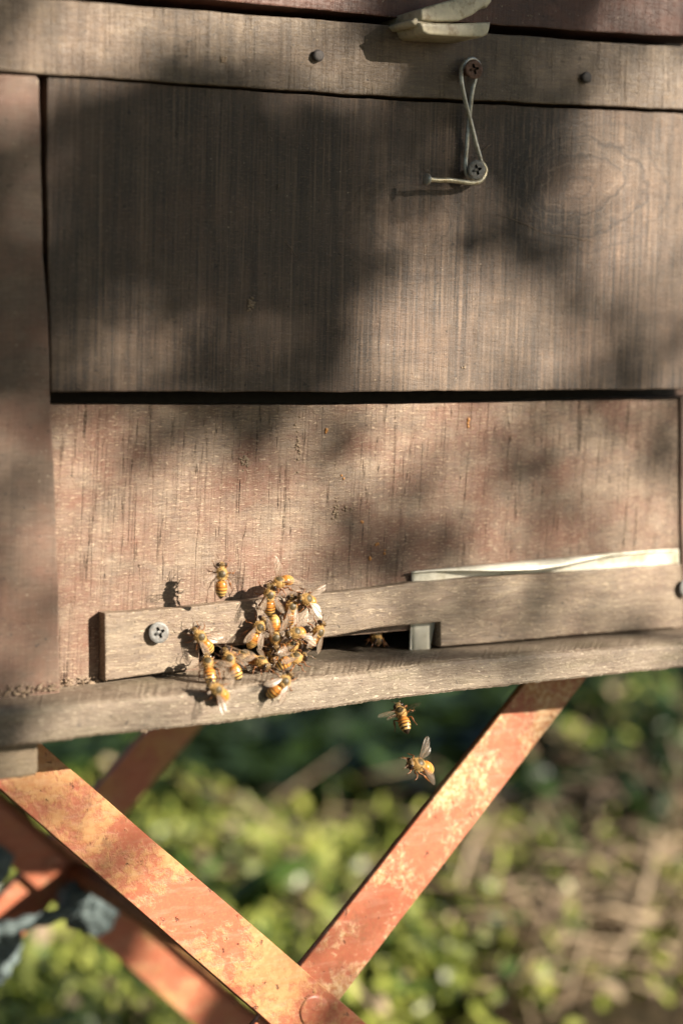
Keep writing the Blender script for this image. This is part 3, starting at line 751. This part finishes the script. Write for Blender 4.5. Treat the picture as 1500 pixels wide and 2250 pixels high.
    for s, (phi, elev) in ((-1, wl), (1, wr)):
        for (L, W, root, dphi, nm) in ((7.8, 2.7, (1.35, .3, 1.35), 0, 'forewing'), (5.4, 2.1, (1.3, -.7, 1.15), 5 if phi < 40 else -16, 'hindwing')):
            wb = wing_mesh(L*MM, W*MM, s, seed+s)
            ph = phi+dphi; 
            d = Vector((s*math.sin(R(ph)), -math.cos(R(ph)), 0)); d = (d*math.cos(R(elev))+Vector((0, 0, 1))*math.sin(R(elev)))
            # leading edge outward
            lead = Vector((s*math.cos(R(ph)), math.sin(R(ph)), 0)); lead = (lead-d*lead.dot(d)).normalized()
            tw = R(8 if nm == 'forewing' else 14)
            nz_ = Vector((0, 0, 1)); nz_ = (nz_-d*nz_.dot(d)-lead*nz_.dot(lead)).normalized()
            lead = (lead*math.cos(tw)-nz_*math.sin(tw)); nrm = nz_
            rt = Vector((s*root[0], root[1], root[2]-(.12 if nm == 'hindwing' else 0)))*MM
            wb.v = [rt+d*q.x+lead*q.y+nrm*q.z for q in wb.v]
            wb.build(nm, [M[wingmat], M['vein']], e)
    return e

B = [
 # px, py, y, F, U, kwargs, label
 (487, 1262, -.0165, (.03, 0, 1), (-.35, -1, .1), dict(droop=4, curl=12, wl=(78, 15), wr=(80, 20), footz=-2.2, wingmat='wing_thin'), 'flying honeybee hovering in front of the lit board beside its own dark shadow'),
 (613, 1280, -.0125, (-1, -.35, -.22), (-.05, -.55, .85), dict(droop=10, curl=20, wl=(55, 8), wr=(75, 55), seed=2, head=(0, -10)), 'topmost honeybee of the cluster, seen from its side with one wing raised'),
 (592, 1307, -.0125, (-.10, -.12, 1), (-.25, -1, .1), dict(droop=6, curl=12, wl=(30, 5), wr=(26, 5), seed=3), 'boldly striped honeybee climbing straight up in the upper cluster with short wings apart'),
 (674, 1317, -.0125, (-.95, -.25, .28), (-.2, -.9, .35), dict(droop=28, curl=45, wl=(48, 10), wr=(38, 22), seed=4, abd='abd2'), 'honeybee at the right edge of the upper cluster with its head to the left'),
 (640, 1333, -.0105, (.12, 0, 1), (-.1, -1, 0), dict(droop=14, curl=18, wl=(6, 4), wr=(6, 6), seed=5), 'honeybee in mid cluster with pale folded wings covering its back'),
 (569, 1379, -.0108, (.42, -.05, .87), (-.25, -1, 0), dict(droop=6, curl=14, wl=(16, 3), wr=(14, 5), seed=6, abd='abd2', head=(-12, 0)), 'orange honeybee clinging to the bar at the left of the cluster, wings trailing down'),
 (605, 1400, -.0135, (.02, -.05, -1), (-.25, -1, .1), dict(droop=5, curl=10, wl=(24, 5), wr=(16, 7), seed=7, abd='abd2'), 'honeybee hanging head down in the centre of the cluster'),
 (649, 1390, -.0165, (-.95, -.25, -.05), (-.2, -.85, .4), dict(droop=30, curl=45, wl=(50, 8), wr=(42, 25), seed=8, abd='abd2'), 'honeybee facing left in the middle of the cluster with wings spread at its right'),
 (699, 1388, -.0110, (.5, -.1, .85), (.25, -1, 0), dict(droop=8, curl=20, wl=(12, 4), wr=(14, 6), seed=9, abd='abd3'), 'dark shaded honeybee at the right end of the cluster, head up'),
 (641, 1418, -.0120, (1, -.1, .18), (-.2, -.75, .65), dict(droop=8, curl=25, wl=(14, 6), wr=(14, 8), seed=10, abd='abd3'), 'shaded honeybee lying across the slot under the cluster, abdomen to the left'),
 (650, 1446, -.0200, (1, -.1, .22), (-.25, -.55, .8), dict(droop=12, curl=20, wl=(14, 5), wr=(12, 8), seed=11, footz=-3.0), 'honeybee walking to the right along the landing board below the cluster'),
 (440, 1399, -.0095, (-.62, 0, .75), (-.1, -1, .1), dict(droop=8, curl=16, wl=(14, 3), wr=(44, 5), seed=12), 'leftmost honeybee on the bar with glossy wings, beside the screw'),
 (457, 1457, -.0200, (.15, .6, .75), (-.35, -.8, .55), dict(droop=0, curl=20, wl=(62, -12), wr=(70, -5), seed=13, head=(0, -40), footz=-2.8), 'honeybee with a fully striped abdomen, its head hidden in the left end of the slot'),
 (504, 1448, -.0215, (-.30, .35, .85), (-.35, -.9, .3), dict(droop=2, curl=14, wl=(48, -8), wr=(62, -8), seed=14, footz=-2.8), 'honeybee with black tipped abdomen and raised antennae climbing into the slot'),
 (535, 1442, -.0090, (.85, -.5, -.05), (-.1, -.3, 1), dict(droop=10, curl=20, wl=(14, 8), wr=(14, 8), seed=15), 'honeybee in the slot facing right with its back half hidden'),
 (574, 1455, -.0170, (.25, -.95, -.25), (.0, -.3, 1), dict(droop=14, curl=20, wl=(24, 5), wr=(14, 8), seed=16), 'honeybee on the landing board facing the viewer'),
 (624, 1498, -.0372, (.75, 0, .66), (-.15, -1, .2), dict(droop=18, curl=25, wl=(30, 6), wr=(20, 4), seed=17), 'honeybee on the front edge of the landing board with bright white wings'),
 (477, 1515, -.0378, (-.80, -.05, .50), (-.1, -1, .15), dict(droop=22, curl=38, wl=(52, 20), wr=(78, 10), seed=18, abd='abd2', yaw=-14), 'lowest honeybee on the front edge of the landing board, orange abdomen curled'),
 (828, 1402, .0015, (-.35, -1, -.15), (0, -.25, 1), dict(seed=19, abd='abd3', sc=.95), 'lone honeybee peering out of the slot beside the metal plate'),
 (880, 1566, -.0330, (.15, .75, .65), (-.5, -.6, .6), dict(droop=4, curl=18, wl=(75, 18), wr=(68, 25), seed=20, footz=-2, wingmat='wing_thin'), 'flying honeybee just below the edge of the landing board'),
 (918, 1680, -.0360, (-.9, -.2, .28), (-.1, -.75, .65), dict(droop=8, curl=20, wl=(80, 10), wr=(72, 32), seed=21, footz=-2, sc=1.2, wingmat='wing_thin'), 'flying honeybee far below the hive, next to the red bar'),
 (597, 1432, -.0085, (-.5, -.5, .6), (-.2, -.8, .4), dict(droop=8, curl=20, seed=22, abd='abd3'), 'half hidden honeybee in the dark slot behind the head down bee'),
]
for (px, py, y, F, U, kw, lab) in B:
    make_bee(P(px, py, y), F, U, lab, **kw)

# ------------------------------------------------------------------ ground and plants
t = NT('leaf_litter_soil'); p = t.coord(1)
n1 = t.noise(t.scaled(p, (8, 8, 8)), 1, 5, .7); n2 = t.noise(t.scaled(p, (60, 60, 60)), 1, 4, .7)
c = t.mix(t.rng(n1, .4, .6), (.02, .02, .01), (.07, .05, .03)); c = t.mix(t.rng(n2, .5, .65), c, (.13, .095, .055))
t.bump(n2, .02)
soil = t.out(c, .9, .1)
v = []; f = []; G = 90
def gx(i): s_ = (i/G*2-1); return 120*s_*abs(s_)**3+3*s_
for i in range(G+1):
    for j in range(G+1):
        x, y = gx(i)+1, gx(j)+2
        v.append((x, y, GZ+(mnoise.noise(Vector((x*.9, y*.9, 0)))*.05 if y > .9 else 0)-.0*x))
for i in range(G):
    for j in range(G): q = i*(G+1)+j; f.append((q, q+1, q+G+2, q+G+1))
g = mesh('ground', v, f, soil, None, True); tag(g, kind='structure')

def leafmat(name, a, b, rough=.36, trans=.38):
    t = NT(name); nz = t.noise(t.coord(18), 1, 3, .6)
    gi = t.n('ShaderNodeNewGeometry')
    c = t.mix(gi.outputs['Random Per Island'], a, b)
    c = t.mix(t.rng(nz, .4, .65), c, tuple(x*.7 for x in a))
    t.out(c, rough, .5)
    if trans:
        tr = t.n('ShaderNodeBsdfTranslucent'); t.L(c, tr.inputs[0]); mx = t.n('ShaderNodeMixShader'); mx.inputs[0].default_value = trans
        o = t.t.nodes['Material Output']; t.L(t.b.outputs[0], mx.inputs[1]); t.L(tr.outputs[0], mx.inputs[2]); t.L(mx.outputs[0], o.inputs[0])
    return t.mat
M['lf_yel'] = leafmat('sunny_weed_leaf', (.22, .27, .045), (.54, .56, .14))
M['lf_grn'] = leafmat('green_weed_leaf', (.05, .10, .025), (.13, .22, .05))
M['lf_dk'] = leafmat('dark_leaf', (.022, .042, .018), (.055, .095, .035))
M['lf_tan'] = leafmat('dry_tan_leaf', (.14, .09, .05), (.58, .45, .30), .7, .15)
M['lf_pale'] = leafmat('pale_leaf', (.35, .42, .14), (.50, .56, .22))
bark = simple('grey_bark', (.12, .09, .065), .9, 0, .2, .35, 60, .004)

def leaf(mb, base, d, n_, L, W, m=0, bend=.3):
    d = d.normalized(); s_ = d.cross(n_)
    if s_.length < 1e-4: s_ = d.cross(Vector((1, .3, .2)))
    s_ = s_.normalized(); n_ = s_.cross(d)
    a = base; b = base+d*L*.35-n_*L*bend*.06; c = base+d*L*.7-n_*L*bend*.3; e = base+d*L-n_*L*bend*.7
    mb.add([a, b+s_*W*.5, b-s_*W*.5, c+s_*W*.38, c-s_*W*.38, e, b+n_*W*.0], [(0, 1, 2), (1, 3, 4, 2), (3, 5, 4)], m)
def gpt(px, py, dz=0.0):
    """where the ray of a pixel meets the ground: used to know which ground is in view"""
    d = FWD+RGT*((px-750)/FPX)-UPV*((py-1125)/FPX); t_ = (GZ+dz-CAM.z)/d.z
    return CAM+d*t_
rg_ = random.Random(11)
def rdir(up=.3):
    a = rg_.uniform(0, 2*math.pi); return Vector((math.cos(a), math.sin(a), rg_.uniform(-.2, 1)*up+up*.5))
# low leafy weeds, growing in clumps on the ground beyond the stand
weed = MB()
for i in range(3600):
    px, py = rg_.uniform(-150, 1650), rg_.uniform(1700, 2650)
    c = gpt(px, py)
    if c.y < .55 or (py < 1760 and 250 < px < 1020 and rg_.random() < .93): continue
    dry = px > 1150 and py > 1780
    if dry and rg_.random() < .2: continue
    if rg_.random() < .35*abs(mnoise.noise(c*5))*4: continue
    hgt = rg_.uniform(.01, .09)
    for k in range(rg_.randrange(4, 9)):
        b_ = c+Vector((rg_.gauss(0, .025), rg_.gauss(0, .025), rg_.uniform(0, hgt)))
        nv = (SUN+Vector((rg_.gauss(0, .45), rg_.gauss(0, .45), rg_.gauss(.2, .45)))) if rg_.random() < .78 else Vector((rg_.gauss(0, .4), rg_.gauss(0, .4), 1))
        dd = rdir(.5); leaf(weed, b_, dd-nv*dd.dot(nv)/nv.length_squared, nv, rg_.uniform(.010, .030), rg_.uniform(.006, .016), 0 if rg_.random() < .74 else (1 if rg_.random() < .8 else 2))
for i in range(2600):
    c = Vector((rg_.uniform(-3.2, 4.5), rg_.uniform(-2.2, 3.2), GZ))
    v_ = c-CAM; fx = v_.dot(RGT)/max(.01, v_.dot(FWD))
    if (v_.dot(FWD) > 0 and abs(fx) < .2) or (abs(c.x-.05) < .5 and -.15 < c.y < .5): continue
    for k in range(rg_.randrange(3, 8)):
        b_ = c+Vector((rg_.gauss(0, .05), rg_.gauss(0, .05), rg_.uniform(0, .07)))
        leaf(weed, b_, rdir(.5), Vector((rg_.gauss(0, .4), rg_.gauss(0, .4), 1)), rg_.uniform(.03, .08), rg_.uniform(.015, .035), 0 if rg_.random() < .35 else (1 if rg_.random() < .8 else 2))
o = weed.build('weeds', [M['lf_yel'], M['lf_grn'], M['lf_tan']], None, False); tag(o, 'low sunlit green and yellow weeds covering the ground behind the stand', 'weeds', kind='stuff')
dry = MB()
for i in range(1150):
    px, py = rg_.uniform(500, 1700), rg_.uniform(1850, 2600)
    if px < 1100 and rg_.random() < .85: continue
    c = gpt(px, py)
    if c.y < .55: continue
    rw = rg_.uniform(.6, 1.7); a = rg_.uniform(0, 2*math.pi); L = rg_.uniform(.05, .17); d = Vector((math.cos(a), math.sin(a)*.5, rg_.uniform(0.0, .5))).normalized()
    p0 = c+Vector((0, 0, rg_.uniform(0, .05))); p1 = p0+d*L*.5+Vector((0, 0, rg_.uniform(0, .03))); p2 = p0+d*L+Vector((0, 0, -.02*rg_.random()))
    dry.tube([p0, p1, p2], [.0022*rw, .0018*rw, .0006], 4, 0, False)
    if rg_.random() < .5: leaf(dry, p1, rdir(.3), Vector((0, 0, 1)), rg_.uniform(.02, .045), rg_.uniform(.008, .016), 0)
o = dry.build('dry_grass', [M['lf_tan']], None, False); tag(o, 'tangle of dry tan stalks and dead leaves on the ground at lower right', 'dry grass', kind='stuff')
# leafy shrub, upper right background
def shrub(name, c, r, n, mats, wts, label, cat, lsz=(.018, .035), seed=1, kind=None, base=None, group=None):
    rr = random.Random(seed); base = base or c; e = empty(name, Vector((base[0], base[1], GZ)), label, cat, group)
    mb = MB()
    cl = [(Vector((rr.gauss(0, .5)*r[0], rr.gauss(0, .5)*r[1], rr.gauss(0, .5)*r[2]))) for _ in range(max(5, n//45))]
    for i in range(n):
        q = rr.choice(cl); s_ = r[2]*.22
        b_ = c+q+Vector((rr.gauss(0, s_), rr.gauss(0, s_), rr.gauss(0, s_)))
        if b_.z < GZ+.01: b_.z = GZ+.01+rr.random()*.03
        k = rr.random(); m_ = 0
        while k > wts[m_] and m_ < len(wts)-1: k -= wts[m_]; m_ += 1
        a = rr.uniform(0, 2*math.pi)
        nv = SUN+Vector((rr.gauss(0, .5), rr.gauss(0, .5), rr.gauss(.2, .5))) if rr.random() < .5 else Vector((rr.gauss(0, .5), rr.gauss(0, .5), 1))
        dd = Vector((math.cos(a), math.sin(a), rr.uniform(-.6, .4)))
        leaf(mb, b_, dd-nv*dd.dot(nv)/nv.length_squared, nv, rr.uniform(*lsz), rr.uniform(lsz[0]*.5, lsz[1]*.55), m_)
    mb.build('crown', mats, e, False, e.location.copy())
    st = MB(); b0 = Vector((base[0], base[1], GZ))
    if base is not c:
        fk = Vector((base[0]*.8+c.x*.2, base[1]*.8+c.y*.2, c.z*.75)); st.tube([b0, b0.lerp(fk, .5)+Vector((.05, .03, 0)), fk], [.14, .12, .09], 10); b0 = fk
    for q in cl[:14]:
        e_ = c+q*.9; st.tube([b0, b0.lerp(e_, .5)+Vector((rr.gauss(0, .02), rr.gauss(0, .02), .03)), e_], [.008, .005, .002], 6)
    st.build('stem', [bark], e, True, e.location.copy())
    return e
def vp(px, py, dist):
    d = (FWD+RGT*((px-750)/FPX)-UPV*((py-1125)/FPX)); return CAM+d*dist
shrub('leafy_shrub', vp(1430, 1600, 2.15), (.13, .22, .085), 700, [M['lf_yel'], M['lf_grn'], M['lf_dk'], M['lf_tan']], (.45, .25, .2, .1), 'leafy green shrub with round glinting leaves at the right behind the hive', 'shrub', (.016, .032), 3)
shrub('shade_bush', Vector((2.4, .1, -.12)), (.42, .5, .17), 3600, [M['lf_dk'], M['lf_grn']], (.6, .4), 'dense unseen bush added outside the view to the right to shade the undergrowth', 'bush', (.05, .09), 31)  # unseen bush, added only to cast shade on the undergrowth
shrub('low_shrub', vp(1400, 1740, 1.95), (.16, .16, .05), 500, [M['lf_grn'], M['lf_dk'], M['lf_tan']], (.35, .5, .15), 'low dark green shrub in front of the leafy one, above the dry stalks', 'shrub', (.02, .04), 8)
# dark undergrowth further back
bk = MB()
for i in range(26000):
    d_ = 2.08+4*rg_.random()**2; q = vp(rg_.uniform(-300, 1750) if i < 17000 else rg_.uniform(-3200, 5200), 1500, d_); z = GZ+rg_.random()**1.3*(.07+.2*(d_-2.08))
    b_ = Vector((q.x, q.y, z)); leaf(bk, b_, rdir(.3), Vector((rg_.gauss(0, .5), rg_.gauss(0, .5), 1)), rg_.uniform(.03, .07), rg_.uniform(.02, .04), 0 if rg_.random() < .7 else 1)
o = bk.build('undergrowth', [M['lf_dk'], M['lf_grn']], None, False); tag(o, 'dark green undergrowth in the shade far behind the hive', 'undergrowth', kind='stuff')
# single big blades and stems
def blade(name, pts, wd, mat, label, cat):
    b0 = pts[0]; e = MB(); pp = smooth_path([Vector(q) for q in pts], 6); n = len(pp); vs = []; fs = []
    for i, q in enumerate(pp):
        t_ = (pp[min(i+1, n-1)]-pp[max(i-1, 0)]).normalized(); s_ = t_.cross(FWD).normalized(); ww = wd*math.sin(math.pi*min(.97, .12+.88*i/(n-1)))
        fold = Vector((.1, -.5, .2)).normalized()*ww*.25
        vs += [q-s_*ww*.5, q+fold, q+s_*ww*.5]
    for i in range(n-1):
        for k in range(2): a = i*3+k; fs.append((a, a+1, a+4, a+3))
    e.add(vs, fs); o = e.build(name, mat, None, True, Vector(b0)); o.location = Vector(b0)
    md = o.modifiers.new('solid', 'SOLIDIFY'); md.thickness = .0006
    return tag(o, label, cat)
blade('grass_blade', [gpt(420, 2120), vp(480, 2030, 1.62), vp(560, 1955, 1.6), vp(640, 1905, 1.6), vp(705, 1880, 1.6)], .026, M['lf_grn'], 'broad blurred green grass blade between the crossing red bars', 'grass blade')
blade('pale_blade', [vp(20, 2330, 1.45), vp(30, 2230, 1.43), vp(50, 2120, 1.4), vp(66, 2010, 1.4)], .013, M['lf_pale'], 'pale yellow green blade rising at the lower left under the rag', 'grass blade')
blade('standing_leaf', [Vector((*gpt(1430, 2120).xy, GZ)), vp(1440, 1990, 1.9), vp(1465, 1900, 1.9), vp(1480, 1820, 1.9)], .026, M['lf_pale'], 'pale yellow green leaf standing upright at the right edge', 'leaf')
blade('thin_stem', [gpt(980, 2180), vp(950, 2100, 1.5), vp(905, 2030, 1.5), vp(880, 1990, 1.5)], .007, M['lf_grn'], 'thin grey green stem to the right of the crossing of the bars', 'stem')

# ------------------------------------------------------------------ the tree that shades the hive (outside the frame, towards the sun)
ROWS = [50, 110, 200, 300, 400, 500, 600, 700, 800, 900, 1000, 1100, 1200, 1300, 1400, 1500, 1600, 1700, 1800, 1900, 2000, 2100, 2200]
LIT = """777777752111134
865567761000045
922111442001157
910011013222379
610000005321489
310000005532489
222210003332255
133332136999634
166542269999723
253100158865433
488643456543455
699988754443567
799999864333688
788988754444688
689988755333223
888888622345789
888888666799688
777777777999677
555778777999677
444799777775666
555799977555666
777788855555555
777777632444666""".split()
def lit(px, py):
    x = min(13.999, max(0, (px-50)/100)); i = int(x); fx = x-i
    py = max(ROWS[0], min(ROWS[-1]-.01, py)); j = max(k for k in range(len(ROWS)-1) if ROWS[k] <= py)
    fy = (py-ROWS[j])/(ROWS[j+1]-ROWS[j])
    g_ = lambda a, b: int(LIT[a][b])
    return ((g_(j, i)*(1-fx)+g_(j, i+1)*fx)*(1-fy)+(g_(j+1, i)*(1-fx)+g_(j+1, i+1)*fx)*fy)/9.
rt = random.Random(21)
tree = empty('shade_tree', Vector((2.1, -2.0, GZ)), 'small leafy tree in front of the hive whose leaves dapple it with shade', 'tree')
tm = MB(); ends = []
px = -260
while px < 1800:
    py = -260
    while py < 2330:
        x_, y_ = px+rt.uniform(-22, 22), py+rt.uniform(-22, 22)
        L_ = lit(x_, y_) if (-60 < x_ < 1560 and y_ > -20) else (.15 if x_ > 780 and y_ < 0 else .55)
        cov = min(.975, max(0, .84-L_)/.78)
        lam = -math.log(1-cov)*.80*(.75+.25*cov) if cov > 0 else 0
        n = int(lam)+(1 if rt.random() < lam % 1 else 0)
        for k in range(n):
            dist = rt.uniform(2.0, 2.9)
            yy = YP if y_ < 860 else 0
            b_ = P(x_+rt.uniform(-20, 20), y_+rt.uniform(-20, 20), yy)+SUN*dist
            d = Vector((rt.gauss(0, 1), rt.gauss(0, 1), rt.gauss(0, .6)-.3)); nn = SUN+Vector((rt.gauss(0, .35), rt.gauss(0, .35), rt.gauss(0, .35)))
            leaf(tm, b_-d.normalized()*.012, d-nn*d.dot(nn)/nn.length_squared, nn, rt.uniform(.015, .022), rt.uniform(.010, .0135), 0, .15)
            if rt.random() < .05: ends.append(b_)
        py += 44
    px += 44
x0f, x1f = P(-60, 1000, 0).x, P(1560, 1000, 0).x; z1f = P(750, -60, 0).z
for i in range(2600):          # outer crown, added round the dappling part to block the bright sky
    x_, z_ = rt.uniform(-1.0, .62), rt.uniform(-.35, 1.3)
    if x0f-.02 < x_ < x1f+.02 and z_ < z1f+.02: continue
    b_ = Vector((x_, 0, z_))+SUN*rt.uniform(1.7, 2.5); nn = SUN+Vector((rt.gauss(0, .4), rt.gauss(0, .4), rt.gauss(0, .4)))
    d = Vector((rt.gauss(0, 1), rt.gauss(0, 1), rt.gauss(0, .6)-.3)); L_ = rt.uniform(.045, .07)
    leaf(tm, b_-d.normalized()*L_*.5, d-nn*d.dot(nn)/nn.length_squared, nn, L_, L_*.6, 0, .15)
tm.build('crown', [M['lf_grn']], tree, False, tree.location.copy())
st = MB(); root = tree.location.copy(); fork = Vector((1.9, -1.75, .25))
st.tube([root, root.lerp(fork, .5)+Vector((.04, .02, 0)), fork], [.05, .04, .028], 10)
hub = [Vector((1.3, -1.4, .5)), Vector((1.1, -1.5, .75)), Vector((1.35, -1.2, .9)), Vector((1.1, -1.3, .35))]
mb_br = MB()
st.build('trunk', [bark], tree, True, tree.location.copy())

# unseen trees added behind and around the photographer to block sky light
for k, (x, y, h, rr_) in enumerate(((-4.2, -3.2, 2.0, 1.5), (-1.6, -4.6, 2.6, 1.7), (.9, -5.6, 3.6, 1.3), (-4.6, .6, 2.2, 1.4), (6.2, -1.2, 2.2, 1.6))):
    shrub('tree', Vector((x, y, h-.5)), (rr_*.7, rr_*.7, h*.42), 2600, [M['lf_dk'], M['lf_grn']], (.7, .3), ('broad dark unseen tree added to block sky light behind the photographer, far left', 'dark unseen tree added to block sky light right behind the photographer', 'tall narrow unseen tree added to block sky light behind the photographer', 'dark unseen tree added to block sky light at the left of the hive', 'dark unseen tree added to block sky light at the far right of the hive')[k], 'tree', (.12, .24), 50+k, group='added sky-blocking trees around the hive')
for k, (x, y, z, a, b, bx, by) in enumerate(((-1.2, -2.4, 2.9, 2.3, 2.2, -3.4, -2.6), (-3.2, -5.0, 3.6, 2.0, 2.0, -3.6, -5.4), (.2, .2, 2.4, 1.6, 1.4, -2.6, 1.4), (-3.4, .2, 3.0, 1.8, 1.8, -4.0, .4))):  # unseen canopy added overhead to cut down sky light
    shrub('tree', Vector((x, y, z)), (a, b, .4), 5500, [M['lf_dk'], M['lf_grn']], (.7, .3), ('high spreading unseen tree added over the photographer to block sky light', 'high unseen tree added behind and left of the photographer to block sky light', 'unseen tree added over the hive roof to block sky light', 'unseen tree added over the ground left of the hive to block sky light')[k], 'tree', (.14, .30), 70+k, group='added sky-blocking trees around the hive', base=(bx, by))
bpy.context.view_layer.update()
